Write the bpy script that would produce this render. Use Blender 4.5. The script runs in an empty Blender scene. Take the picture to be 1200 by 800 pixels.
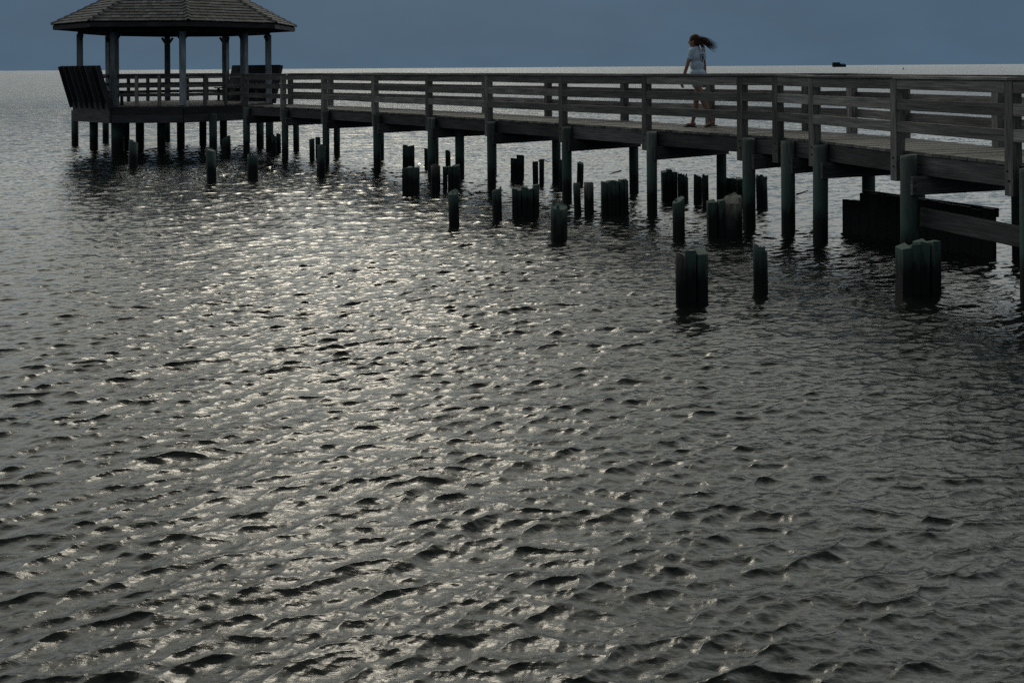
import bpy, bmesh, math, random
import numpy as np
from mathutils import Vector, Matrix
from mathutils.bvhtree import BVHTree
random.seed(11); RNG = np.random.default_rng(5)
S = bpy.context.scene
COL = S.collection
F = 1200.0; EYE = 2.56; DECK = EYE - 1.10; TAN = 8/1200.0
CY = 79.0

# ------------------------------------------------------------------ measuring helpers (reference pixels -> metres)
def horizon(px): return CY - TAN*(px-600)
def at_scale(px, py, s):
    u, v = px-600, CY-py
    return Vector(((u+TAN*v)/s, F/s, EYE+(v-TAN*u)/s))
def on_level(px, py, z):
    s = (py-horizon(px))/(EYE-z)
    p = at_scale(px, py, s); p.z = z
    return p, s

# ------------------------------------------------------------------ object helpers
def lab(o, label=None, cat=None, group=None, kind=None):
    if label: o['label'] = label
    if cat: o['category'] = cat
    if group: o['group'] = group
    if kind: o['kind'] = kind
    return o
def thing(name, loc, label, cat, group=None):
    o = bpy.data.objects.new(name, None); COL.objects.link(o); o.location = loc
    o.empty_display_size = .2
    return lab(o, label, cat, group)
def root_loc(o):
    l = Vector((0,0,0))
    while o: l = l+o.location; o = o.parent
    return l
class MB:
    def __init__(self):
        self.bm = bmesh.new(); self.uv = self.bm.loops.layers.uv.new('UVMap'); self.tint = self.bm.loops.layers.color.new('tint')
    def faces_meta(self, faces, ax, org, side=None, uo=None):
        uo = uo or (random.random()*50, random.random()*50); t = random.random()
        for f in faces:
            n = f.normal; sd = n.cross(ax)
            if sd.length < .2: sd = side or Vector((n.y, n.z, n.x)); endc = 1
            else: sd.normalize(); endc = 0
            for l in f.loops:
                d = l.vert.co-org
                l[self.uv].uv = (uo[0]+d.dot(ax), uo[1]+d.dot(sd)*(1.0))
                l[self.tint] = (t, endc, 0, 1)
    def box(self, a, b, w, h, up=Vector((0,0,1)), jit=0.0, taper=1.0):
        """board from a to b, w = width across, h = height (along up)"""
        a = Vector(a); b = Vector(b); ax = (b-a).normalized(); sd = ax.cross(up)
        if sd.length < 1e-4: sd = Vector((1,0,0))
        sd.normalize(); u2 = sd.cross(ax).normalized()
        vs = []
        for p, k in ((a,1.0),(b,taper)):
            for i, j in ((-1,-1),(1,-1),(1,1),(-1,1)):
                q = p+sd*(i*w/2*k)+u2*(j*h/2*k)
                if jit: q += Vector((random.uniform(-jit,jit),)*3)
                vs.append(self.bm.verts.new(q))
        fs = [self.bm.faces.new([vs[k] for k in idx]) for idx in ((3,2,1,0),(4,5,6,7),(0,1,5,4),(1,2,6,5),(2,3,7,6),(3,0,4,7))]
        for f in fs: f.normal_update()
        self.faces_meta(fs, ax, a, u2)
        return self
    def prism(self, pts, z0, z1, ax=Vector((1,0,0))):
        lo = [self.bm.verts.new((p[0],p[1],z0)) for p in pts]; hi = [self.bm.verts.new((p[0],p[1],z1)) for p in pts]
        n = len(pts); fs = [self.bm.faces.new(hi), self.bm.faces.new(lo[::-1])]
        for i in range(n): fs.append(self.bm.faces.new((lo[i],lo[(i+1)%n],hi[(i+1)%n],hi[i])))
        for f in fs: f.normal_update()
        self.faces_meta(fs, ax, Vector((0,0,0)))
        return self
    def hexa(self, v8, ax):
        vs = [self.bm.verts.new(v) for v in v8]
        fs = [self.bm.faces.new([vs[k] for k in idx]) for idx in ((3,2,1,0),(4,5,6,7),(0,1,5,4),(1,2,6,5),(2,3,7,6),(3,0,4,7))]
        for f in fs: f.normal_update()
        self.faces_meta(fs, ax, Vector(v8[0]))
    def pile(self, x, y, z0, z1, r, lean=(0,0), rough=.04, tilt=0.0, seg=18, cap=0.0, squash=1.0):
        """round timber with flats and shakes"""
        ph = random.uniform(0,6.3); prof = [1+random.uniform(-rough,rough) for _ in range(seg)]
        grooves = {random.randrange(seg): random.uniform(.05,.14) for _ in range(2)}
        zs = [z0, z0+(z1-z0)*.35, z0+(z1-z0)*.7, z1-.05*min(1,(z1-z0)), z1]
        rings = []; ta = random.uniform(0,6.3)
        for k, z in enumerate(zs):
            ring = []
            for i in range(seg):
                a = ph+2*math.pi*i/seg
                rr = r*prof[i]*(1-grooves.get(i,0)*(k/4.0))*(1+random.uniform(-.012,.012))
                if k == 4: rr *= .97
                dz = (tilt*r*math.cos(a-ta)+(random.uniform(-cap,cap))) if k == 4 else 0
                ring.append(self.bm.verts.new((x+lean[0]*(z-z0)+rr*math.cos(a), y+lean[1]*(z-z0)+rr*squash*math.sin(a), z+dz)))
            rings.append(ring)
        uo = (random.random()*50, random.random()*50); t = random.random()
        for k in range(4):
            for i in range(seg):
                f = self.bm.faces.new((rings[k][i],rings[k][(i+1)%seg],rings[k+1][(i+1)%seg],rings[k+1][i])); f.smooth = True
                for l, (uu, vv) in zip(f.loops, ((k,i),(k,i+1),(k+1,i+1),(k+1,i))):
                    l[self.uv].uv = (uo[0]+zs[uu], uo[1]+vv*2*math.pi*r/seg); l[self.tint] = (t,0,0,1)
        f = self.bm.faces.new(rings[4]); f.normal_update(); self.faces_meta([f], Vector((0,0,1)), Vector((x,y,z1)))
        return self
    def tube(self, pts, rads, seg=6):
        rings = []
        for i, p in enumerate(pts):
            p = Vector(p); d = (Vector(pts[min(i+1,len(pts)-1)])-Vector(pts[max(i-1,0)])).normalized()
            a = d.cross(Vector((0,0,1)));
            if a.length < .05: a = d.cross(Vector((1,0,0)))
            a.normalize(); b = d.cross(a)
            rings.append([self.bm.verts.new(p+(a*math.cos(2*math.pi*k/seg)+b*math.sin(2*math.pi*k/seg))*rads[i]) for k in range(seg)])
        for i in range(len(rings)-1):
            for k in range(seg):
                f = self.bm.faces.new((rings[i][k],rings[i][(k+1)%seg],rings[i+1][(k+1)%seg],rings[i+1][k])); f.smooth = True
        self.bm.faces.new(rings[0][::-1]); self.bm.faces.new(rings[-1])
        return self
    def bolt(self, p, n, r=.014, h=.012):
        p = Vector(p); n = Vector(n).normalized()
        self.tube([p, p+n*h, p+n*(h+.001)], [r, r*.9, r*.3], 6)
        return self
    def build(self, name, mat, parent=None, bevel=0.0, label=None):
        bmesh.ops.recalc_face_normals(self.bm, faces=self.bm.faces[:])
        base = root_loc(parent) if parent else Vector((0,0,0))
        if parent: bmesh.ops.translate(self.bm, verts=self.bm.verts[:], vec=-base)
        me = bpy.data.meshes.new(name); self.bm.to_mesh(me); self.bm.free()
        o = bpy.data.objects.new(name, me); COL.objects.link(o); o.parent = parent
        me.materials.append(mat)
        if bevel:
            m = o.modifiers.new('bev','BEVEL'); m.width = bevel; m.segments = 1; m.limit_method = 'ANGLE'
        if label: o['label'] = label
        return o

# ------------------------------------------------------------------ materials
def newmat(name):
    m = bpy.data.materials.new(name); m.use_nodes = True; nt = m.node_tree
    b = nt.nodes['Principled BSDF']; return m, nt, b
def N(nt, t, **kw):
    n = nt.nodes.new(t)
    for k, v in kw.items():
        if k.startswith('i_'): n.inputs[k[2:].replace('_',' ')].default_value = v
        else: setattr(n, k, v)
    return n
def ramp(nt, stops, src):
    r = nt.nodes.new('ShaderNodeValToRGB'); e = r.color_ramp.elements
    e[0].position, e[0].color = stops[0][0], stops[0][1]; e[1].position, e[1].color = stops[-1][0], stops[-1][1]
    for p, c in stops[1:-1]:
        x = e.new(p); x.color = c
    nt.links.new(src, r.inputs[0]); return r
def g(v): return (v,v,v,1)
def wood(name, dark, mid, light, rough=.8, wet=None, bumpd=.004, knots=True, algae=None):
    m, nt, b = newmat(name); L = nt.links.new
    uv = N(nt,'ShaderNodeUVMap', uv_map='UVMap')
    mp = N(nt,'ShaderNodeMapping'); mp.inputs['Scale'].default_value = (2.2, 46, 1); L(uv.outputs[0], mp.inputs[0])
    n1 = N(nt,'ShaderNodeTexNoise', i_Scale=1.0, i_Detail=7.0, i_Roughness=.65); L(mp.outputs[0], n1.inputs[0])
    mp2 = N(nt,'ShaderNodeMapping'); mp2.inputs['Scale'].default_value = (1.1, 5, 1); L(uv.outputs[0], mp2.inputs[0])
    n2 = N(nt,'ShaderNodeTexNoise', i_Scale=1.3, i_Detail=5.0, i_Roughness=.6); L(mp2.outputs[0], n2.inputs[0])
    r1 = ramp(nt, [(.30,dark),(.52,mid),(.75,light)], n1.outputs[0])
    r2 = ramp(nt, [(.3,g(.55)),(.7,g(1.15))], n2.outputs[0])
    mx = N(nt,'ShaderNodeMix', data_type='RGBA', blend_type='MULTIPLY'); mx.inputs[0].default_value = 1
    L(r1.outputs[0], mx.inputs[6]); L(r2.outputs[0], mx.inputs[7])
    at = N(nt,'ShaderNodeAttribute', attribute_name='tint'); sp = N(nt,'ShaderNodeSeparateColor'); L(at.outputs[0], sp.inputs[0])
    mr = N(nt,'ShaderNodeMapRange'); mr.inputs[3].default_value = .5; mr.inputs[4].default_value = 1.35; L(sp.outputs[0], mr.inputs[0])
    mu = N(nt,'ShaderNodeMix', data_type='RGBA', blend_type='MULTIPLY'); mu.inputs[0].default_value = 1
    L(mx.outputs[2], mu.inputs[6]); L(mr.outputs[0], mu.inputs[7])
    out = mu.outputs[2]; rsrc = None
    if wet is not None:
        ge = N(nt,'ShaderNodeNewGeometry'); sx = N(nt,'ShaderNodeSeparateXYZ'); L(ge.outputs['Position'], sx.inputs[0])
        nz = N(nt,'ShaderNodeTexNoise', i_Scale=5.0, i_Detail=6.0, i_Roughness=.7)
        mz = N(nt,'ShaderNodeMapping'); mz.inputs['Scale'].default_value = (3,3,.6); L(ge.outputs['Position'], mz.inputs[0]); L(mz.outputs[0], nz.inputs[0])
        ad = N(nt,'ShaderNodeMath', operation='MULTIPLY_ADD'); ad.inputs[1].default_value = .5; L(nz.outputs[0], ad.inputs[0]); L(sx.outputs[2], ad.inputs[2])
        w = N(nt,'ShaderNodeMapRange', interpolation_type='SMOOTHSTEP'); w.inputs[1].default_value = wet+.12; w.inputs[2].default_value = wet+.42; w.inputs[3].default_value = 1; w.inputs[4].default_value = 0
        L(ad.outputs[0], w.inputs[0])
        if algae:
            w2 = N(nt,'ShaderNodeMapRange', interpolation_type='SMOOTHSTEP'); w2.inputs[1].default_value = wet+.25; w2.inputs[2].default_value = wet+1.1; w2.inputs[3].default_value = .85; w2.inputs[4].default_value = .1
            L(ad.outputs[0], w2.inputs[0])
            ma = N(nt,'ShaderNodeMix', data_type='RGBA', blend_type='MIX'); L(w2.outputs[0], ma.inputs[0]); L(out, ma.inputs[6]); ma.inputs[7].default_value = algae; out = ma.outputs[2]
        mw = N(nt,'ShaderNodeMix', data_type='RGBA'); L(w.outputs[0], mw.inputs[0]); L(out, mw.inputs[6]); mw.inputs[7].default_value = (.006,.007,.006,1); out = mw.outputs[2]
        rr = N(nt,'ShaderNodeMapRange'); rr.inputs[3].default_value = rough; rr.inputs[4].default_value = .55; L(w.outputs[0], rr.inputs[0]); rsrc = rr.outputs[0]
    L(out, b.inputs['Base Color'])
    if rsrc: L(rsrc, b.inputs['Roughness'])
    else: b.inputs['Roughness'].default_value = rough
    b.inputs['Specular IOR Level'].default_value = .25
    bp = N(nt,'ShaderNodeBump'); bp.inputs['Strength'].default_value = .6; bp.inputs['Distance'].default_value = bumpd
    L(n1.outputs[0], bp.inputs['Height']); L(bp.outputs[0], b.inputs['Normal'])
    return m
def plain(name, c, rough=.6, var=.15, scale=8, spec=.3):
    m, nt, b = newmat(name); L = nt.links.new
    tc = N(nt,'ShaderNodeTexCoord'); n = N(nt,'ShaderNodeTexNoise', i_Scale=float(scale), i_Detail=4.0); L(tc.outputs['Object'], n.inputs[0])
    r = ramp(nt, [(.3,tuple(x*(1-var) for x in c)+(1,)),(.7,tuple(min(1,x*(1+var)) for x in c)+(1,))], n.outputs[0]); L(r.outputs[0], b.inputs['Base Color'])
    b.inputs['Roughness'].default_value = rough; b.inputs['Specular IOR Level'].default_value = spec
    return m
def c3(*a): return tuple(a)+(1,)
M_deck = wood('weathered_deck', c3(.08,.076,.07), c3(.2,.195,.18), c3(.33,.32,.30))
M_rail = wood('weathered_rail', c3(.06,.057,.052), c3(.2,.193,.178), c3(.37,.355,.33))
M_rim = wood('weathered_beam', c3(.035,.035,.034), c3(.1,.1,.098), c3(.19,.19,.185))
M_pile = wood('treated_pile', c3(.045,.055,.048), c3(.14,.165,.145), c3(.25,.275,.24), wet=.42, algae=c3(.04,.085,.068))
M_stump = wood('rotting_stump', c3(.03,.036,.032), c3(.14,.165,.15), c3(.3,.32,.285), wet=.37, bumpd=.01, algae=c3(.055,.095,.08))
M_stumpb = wood('bare_stump', c3(.06,.055,.045), c3(.2,.195,.165), c3(.42,.4,.33), wet=.36, bumpd=.01)
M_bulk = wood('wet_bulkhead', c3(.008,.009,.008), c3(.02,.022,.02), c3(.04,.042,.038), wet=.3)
M_paint = wood('peeling_pale_paint', c3(.08,.09,.09), c3(.3,.36,.38), c3(.44,.52,.55), rough=.6, bumpd=.002)
M_gaz = wood('gazebo_beam', c3(.022,.023,.025), c3(.055,.058,.062), c3(.1,.104,.11))
M_bench = wood('dark_bench', c3(.025,.026,.03), c3(.065,.07,.08), c3(.12,.125,.135))
M_shing = wood('cedar_shingle', c3(.03,.031,.033), c3(.08,.081,.085), c3(.17,.172,.176), bumpd=.006)
M_bolt = plain('rusted_steel', (.04,.03,.025), .6, .4, 60)
M_skin = plain('skin', (.23,.135,.095), .6, .05, 20)
M_hair = plain('auburn_hair', (.045,.021,.013), .6, .3, 40, .2)
M_shirt = plain('pale_blue_cotton', (.42,.52,.62), .85, .08, 12)
M_shorts = plain('off_white_cotton', (.26,.26,.29), .85, .1, 14)
M_print = plain('dark_print', (.05,.07,.13), .8, .2, 30)
M_printl = plain('pale_print', (.6,.65,.7), .8, .1, 30)
M_sole = plain('dark_rubber', (.02,.018,.017), .7, .2, 30)
M_hull = plain('dark_hull', (.012,.018,.024), .6, .3, 1)
M_eye = plain('eye', (.03,.02,.02), .3, .1, 30)
M_lip = plain('lip', (.22,.08,.07), .5, .1, 30)

# ------------------------------------------------------------------ water
def tile(L, n, lam0, lam1, slope, wdir, spread, seed, peak=None):
    r = np.random.default_rng(seed)
    k1 = 2*np.pi*np.fft.fftfreq(n, L/n); kx, ky = np.meshgrid(k1, k1); k = np.hypot(kx, ky); k[0,0] = 1
    lam = 2*np.pi/k
    band = 1/(1+np.exp(-(np.log(lam)-np.log(lam0))*9))/(1+np.exp((np.log(lam)-np.log(lam1))*9))
    kp = 2*np.pi/(peak or lam1)
    A = k**-2.0*np.exp(-.6*(kp/k)**2)*band
    c = (kx*math.cos(wdir)+ky*math.sin(wdir))/k
    A = A*(np.abs(c)**spread+.10); A[0,0] = 0
    h = A*(r.normal(size=k.shape)+1j*r.normal(size=k.shape))
    H = np.fft.ifft2(h).real
    sx = np.fft.ifft2(1j*kx*h).real; sy = np.fft.ifft2(1j*ky*h).real
    s = math.sqrt((sx**2+sy**2).mean()); q = slope/s
    Dx = np.fft.ifft2(1j*kx/k*h).real*q; Dy = np.fft.ifft2(1j*ky/k*h).real*q
    return (L, n, H*q, Dx, Dy)
def sample(T, X, Y, rot):
    L, n, H, Dx, Dy = T
    c, s = math.cos(rot), math.sin(rot)
    u = ((X*c+Y*s)/L*n) % n; v = ((-X*s+Y*c)/L*n) % n
    i = np.floor(u).astype(np.int32); j = np.floor(v).astype(np.int32); fu = (u-i).astype(np.float32); fv = (v-j).astype(np.float32)
    i %= n; j %= n; i2 = (i+1) % n; j2 = (j+1) % n
    out = []
    for A in (H, Dx, Dy):
        out.append((A[j,i]*(1-fu)+A[j,i2]*fu)*(1-fv)+(A[j2,i]*(1-fu)+A[j2,i2]*fu)*fv)
    h, a, b = out
    return h, a*c-b*s, a*s+b*c
def make_water():
    half = math.radians(58); dth = .00098
    nt_ = int(2*half/dth); th = np.linspace(-half, half, nt_)
    rs = [2.3]
    while rs[-1] < 70: rs.append(rs[-1]*1.0021)
    q = 1.0021
    while rs[-1] < 16000:
        q = min(1+(q-1)*1.012, 1.2); rs.append(rs[-1]*q)
    rs = np.array(rs)
    R, T = np.meshgrid(rs, th, indexing='ij')
    X = R*np.sin(T); Y = R*np.cos(T)
    dr = np.gradient(rs)[:,None]*np.ones_like(T)
    W = math.radians(97)
    # noise patches of gusts change the strength of the small waves
    big = tile(60, 256, 5, 30, 1.0, 0.4, 0.0, 3); gb = sample(big, X, Y, .3)[0]; gust = np.clip(1+.22*gb/np.std(big[2]), .45, 1.6)
    Z = np.zeros_like(X); DX = np.zeros_like(X); DY = np.zeros_like(X)
    for (Lt, n, l0, l1, sl, wd, spd, seed, rot, chop, gz) in (
        (33.0, 1024, .3, 1.2, WAVE[0], W+.12, 2.6, 21, .12, 1.5, 0),
        (10.3, 1024, .09, .36, WAVE[1], W+.42, 2.6, 22, -.2, 1.6, .5),
        (8.1, 1024, .075, .28, WAVE[1], W-.28, 2.4, 29, .55, 1.6, .5),
        (3.1, 1024, .028, .10, WAVE[2], W-.1, .8, 23, .37, 1.3, 1)):
        Tt = tile(Lt, n, l0, l1, sl, wd, spd, seed)
        h, a, b = sample(Tt, X, Y, rot)
        fade = np.clip(1.35-dr/(l0*2.0), 0, 1)*(1+(gust-1)*gz)
        Z += h*fade; DX += a*chop*fade; DY += b*chop*fade
    X2 = X+DX; Y2 = Y+DY
    nr = len(rs); co = np.stack([X2, Y2, Z], -1).reshape(-1,3).astype(np.float32)
    idx = np.arange(nr*nt_).reshape(nr, nt_)
    quads = np.stack([idx[:-1,:-1], idx[:-1,1:], idx[1:,1:], idx[1:,:-1]], -1).reshape(-1,4)[:, ::-1]
    # plain flat remainder of the sheet round the back of the viewpoint
    ang = np.linspace(half, 2*math.pi-half, 40); extra = []; ex0 = len(co)
    for rr in (2.3, 60, 16000):
        for a in ang: extra.append((rr*math.sin(a), rr*math.cos(a), -.02))
    fan = [( math.sin(a)*2.3, math.cos(a)*2.3, -.02) for a in np.linspace(-half, half, 20)]
    co = np.vstack([co, np.array(extra, np.float32), np.array(fan, np.float32), np.array([[0,0,-.02]], np.float32)])
    m = len(ang); eq = []
    for k in range(2):
        for i in range(m-1):
            a = ex0+k*m+i; eq.append((a, a+m, a+m+1, a+1))
    quads = np.vstack([quads, np.array(eq)])
    cen = len(co)-1; tri = []
    ring = [ex0+3*m+i for i in range(20)]
    for i in range(19): tri.append((cen, ring[i+1], ring[i]))
    for i in range(m-1): tri.append((cen, ex0+i+1, ex0+i))
    tri = np.array(tri)
    me = bpy.data.meshes.new('water')
    nq, ntri = len(quads), len(tri)
    me.vertices.add(len(co)); me.vertices.foreach_set('co', co.ravel())
    me.loops.add(nq*4+ntri*3); me.loops.foreach_set('vertex_index', np.concatenate([quads.ravel(), tri.ravel()]).astype(np.int32))
    me.polygons.add(nq+ntri)
    me.polygons.foreach_set('loop_start', np.concatenate([np.arange(nq)*4, nq*4+np.arange(ntri)*3]).astype(np.int32))
    me.polygons.foreach_set('use_smooth', np.ones(nq+ntri, bool))
    me.update(calc_edges=True)
    o = bpy.data.objects.new('water', me); COL.objects.link(o); lab(o, kind='structure')
    m, nt, b = newmat('sound_water'); L = nt.links.new
    b.inputs['Base Color'].default_value = (.0065,.0090,.0072,1); b.inputs['IOR'].default_value = 1.333
    ge = N(nt,'ShaderNodeNewGeometry')
    ln = N(nt,'ShaderNodeVectorMath', operation='LENGTH'); L(ge.outputs['Position'], ln.inputs[0])
    rr = N(nt,'ShaderNodeMapRange'); rr.inputs[1].default_value = 8; rr.inputs[2].default_value = 120; rr.inputs[3].default_value = .018; rr.inputs[4].default_value = .22
    L(ln.outputs['Value'], rr.inputs[0]); L(rr.outputs[0], b.inputs['Roughness'])
    mp = N(nt,'ShaderNodeMapping'); mp.inputs['Scale'].default_value = (.7,1.5,1); mp.inputs['Rotation'].default_value = (0,0,.12); L(ge.outputs['Position'], mp.inputs[0])
    n1 = N(nt,'ShaderNodeTexNoise', i_Scale=20.0, i_Detail=5.0, i_Roughness=.6); n1.inputs['Distortion'].default_value = .6; L(mp.outputs[0], n1.inputs[0])
    b1 = N(nt,'ShaderNodeBump'); b1.inputs['Strength'].default_value = 1.0; b1.inputs['Distance'].default_value = .0038
    L(n1.outputs[0], b1.inputs['Height'])
    # distant chop that the mesh no longer carries
    n2 = N(nt,'ShaderNodeTexNoise', i_Scale=1.6, i_Detail=6.0, i_Roughness=.62); L(mp.outputs[0], n2.inputs[0])
    f2 = N(nt,'ShaderNodeMapRange'); f2.inputs[1].default_value = 18; f2.inputs[2].default_value = 75; f2.inputs[3].default_value = 0; f2.inputs[4].default_value = 1; L(ln.outputs['Value'], f2.inputs[0])
    b2 = N(nt,'ShaderNodeBump'); b2.inputs['Distance'].default_value = .22; gs = N(nt,'ShaderNodeTexNoise', i_Scale=.05, i_Detail=4.0); mg = N(nt,'ShaderNodeMapping'); mg.inputs['Scale'].default_value = (.6,2.2,1); L(ge.outputs['Position'], mg.inputs[0]); L(mg.outputs[0], gs.inputs[0])
    gm = N(nt,'ShaderNodeMapRange'); gm.inputs[1].default_value = .35; gm.inputs[2].default_value = .65; gm.inputs[3].default_value = .5; gm.inputs[4].default_value = 1.0; L(gs.outputs[0], gm.inputs[0])
    fm = N(nt,'ShaderNodeMath', operation='MULTIPLY'); L(f2.outputs[0], fm.inputs[0]); L(gm.outputs[0], fm.inputs[1]); L(fm.outputs[0], b2.inputs['Strength']); L(n2.outputs[0], b2.inputs['Height'])
    n3 = N(nt,'ShaderNodeTexNoise', i_Scale=.3, i_Detail=4.0, i_Roughness=.6); L(mp.outputs[0], n3.inputs[0])
    b3 = N(nt,'ShaderNodeBump'); b3.inputs['Distance'].default_value = .9; L(f2.outputs[0], b3.inputs['Strength']); L(n3.outputs[0], b3.inputs['Height'])
    L(b1.outputs[0], b2.inputs['Normal']); L(b2.outputs[0], b3.inputs['Normal']); L(b3.outputs[0], b.inputs['Normal'])
    me.materials.append(m)
WAVE = (.058, .132, .085)
make_water()

# ------------------------------------------------------------------ the walkway
near_px = [(287,38.9),(332,40.8),(380,43.1),(440,46.4),(503,50.1),(573,54.6),(660,60.1),(758,66.4),(870,73.5),(912,76.2),(955,80.0),(1052,91.2),(1187.5,105.0),(1392,126.0),(1700,156.0)]
NEAR = []; SAG = [random.uniform(-.012,.012) for _ in near_px]
for px, s in near_px:
    p = at_scale(px, horizon(px)+(EYE-DECK)*s, s); NEAR.append(Vector((p.x, p.y, 0)))
WID = 1.62
def seg_n(a, b):
    t = (b-a).normalized(); return t, Vector((-t.y, t.x, 0))
FAR = []; TN = []
for i, p in enumerate(NEAR):
    ns = []
    if i > 0: ns.append(seg_n(NEAR[i-1], p))
    if i < len(NEAR)-1: ns.append(seg_n(p, NEAR[i+1]))
    n = sum((x[1] for x in ns), Vector((0,0,0))).normalized(); t = sum((x[0] for x in ns), Vector((0,0,0))).normalized()
    FAR.append(p+n*(WID/max(.5, n.dot(ns[0][1])))); TN.append((t, n))
def zz(v, z): return Vector((v.x, v.y, z))
pier = thing('pier', (NEAR[0].x, NEAR[0].y, 0), 'long weathered grey wooden walkway on piles leading to the gazebo', 'pier')
nb = len(NEAR)
# deck boards
d = MB()
for i in range(nb-1):
    a0, a1, b0, b1 = NEAR[i], NEAR[i+1], FAR[i], FAR[i+1]
    L_ = (a1-a0).length; k = max(1, round(L_/.145))
    ax = ((b0-a0)+(b1-a1)).normalized()
    for j in range(k):
        f0, f1 = (j+.03)/k, (j+.97)/k; e0 = random.uniform(.0,.02); e1 = random.uniform(0,.02)
        P = [a0.lerp(a1,f0), a0.lerp(a1,f1), b0.lerp(b1,f1), b0.lerp(b1,f0)]
        P[0] = P[0]+ax*(.045-e0); P[1] = P[1]+ax*(.045-e0); P[2] = P[2]-ax*(.045-e1); P[3] = P[3]-ax*(.045-e1)
        dz = random.uniform(-.003,.003)
        d.hexa([zz(p, DECK-.038) for p in P]+[zz(p, DECK+dz) for p in P], ax)
d.build('deck', M_deck, pier)
def railing(line, side, label):
    """side -1: towards the viewer, +1: away"""
    cap = MB(); posts = []
    for i in range(nb-1):
        a, b = line[i], line[i+1]; t, n = seg_n(a, b)
        cap.box(zz(a, DECK+.943+SAG[i])-t*.005*(i%2), zz(b, DECK+.943+.0005*(i%2)+SAG[i+1]), .165, .036, jit=.003)
    rl = cap.build('railing', M_rail, pier, .004, label)
    for i in range(nb-1):
        a, b = line[i], line[i+1]; t, n = seg_n(a, b); off = n*(.045*side)
        for zc in (.853,.60,.315):
            w = MB(); j1, j2 = random.uniform(-.008,.008), random.uniform(-.008,.008)
            w.box(zz(a+t*.058+off, DECK+zc+j1+SAG[i]*.8), zz(b-t*.058+off, DECK+zc+j2+SAG[i+1]*.8), .04, .138).build('rail_board', M_rail, rl, .003)
    for i in range(nb):
        t, n = TN[i]; p = line[i]
        w = MB(); lx, ly = random.uniform(-.006,.006), random.uniform(-.006,.006)
        w.box(zz(p, DECK-.36-random.uniform(0,.05)), zz(p, DECK+.922+SAG[i])+Vector((lx,ly,0)), .12, .14, up=n)
        w.build('rail_post', M_rail, rl, .005)
        for q in (-.09,-.2):
            w = MB(); w.bolt(zz(p+n*(.071*side)+t*random.uniform(-.02,.02), DECK+q), n*side); w.build('bolt', M_bolt, rl)
railing(NEAR, -1, 'railing on the near side of the deck'); railing(FAR, 1, 'railing on the far side of the deck')
for i in range(nb-1):
    for line, sg in ((NEAR, 1), (FAR, -1)):
        a, b = line[i], line[i+1]; t, n = seg_n(a, b)
        w = MB(); o_ = n*(.073*sg+.0)
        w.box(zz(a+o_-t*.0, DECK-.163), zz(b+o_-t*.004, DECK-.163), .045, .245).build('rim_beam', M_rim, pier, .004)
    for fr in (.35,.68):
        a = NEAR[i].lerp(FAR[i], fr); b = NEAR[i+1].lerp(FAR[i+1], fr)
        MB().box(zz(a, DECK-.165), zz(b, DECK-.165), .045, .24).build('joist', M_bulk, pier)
for i in range(nb):
    t, n = TN[i]; dd = (FAR[i]-NEAR[i]).normalized()
    pass
    off_t = {9:.27, 11:.29, 12:.29}.get(i, .195)
    for line, sg in ((NEAR,-1),(FAR,1)):
        p = line[i]+t*off_t+dd*(.072*sg)
        MB().pile(p.x, p.y, -1.2, DECK-random.uniform(.03,.06), .094+.008*(i>7), lean=(random.uniform(-.006,.006), random.uniform(-.006,.006)), tilt=.12).build('pile', M_pile, pier)
    for tt, e_ in ((off_t-.123,-.075),(off_t+.123,.13)):
        a = NEAR[i]+t*tt-dd*e_; b = FAR[i]+t*tt+dd*e_
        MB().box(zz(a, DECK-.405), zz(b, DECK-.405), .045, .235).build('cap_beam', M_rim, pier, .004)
    for q in (-.36,-.45):
        w = MB(); w.bolt(zz(NEAR[i]+t*(off_t+.123)-dd*.1+t*.024, DECK+q), t); w.build('bolt', M_bolt, pier)
# one more pile under the middle bay on the far side
p = at_scale(539, 215, 50.0); MB().pile(p.x, p.y, -1.2, DECK-.3, .11).build('pile', M_pile, pier)

# ------------------------------------------------------------------ gazebo
GC = Vector(((205.5-600)/1200*33.9, 33.9, 0)); GR = 2.88; RR = 3.86; rot0 = math.radians(-90+22)
obs = [214,285,316,262,195,128,93,136]
cols = []
for i, ox in enumerate(obs):
    a = rot0+i*math.pi/4; Z_ = GC.y+GR*math.sin(a); Xr = GC.x+GR*math.cos(a); Xo = (ox-600+TAN*40)/1200*Z_
    cols.append(Vector((Xr*.25+Xo*.75, Z_, 0)))
gz = thing('gazebo', (GC.x, GC.y, 0), 'octagonal wooden gazebo with shingled roof and pale posts at the end of the pier', 'gazebo')
def rad(i, r, z=0):
    a = rot0+i*math.pi/4; return Vector((GC.x+.13+r*math.cos(a), GC.y+r*math.sin(a), z))
plat = [c+(c-GC).normalized()*.13 for c in cols]
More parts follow.
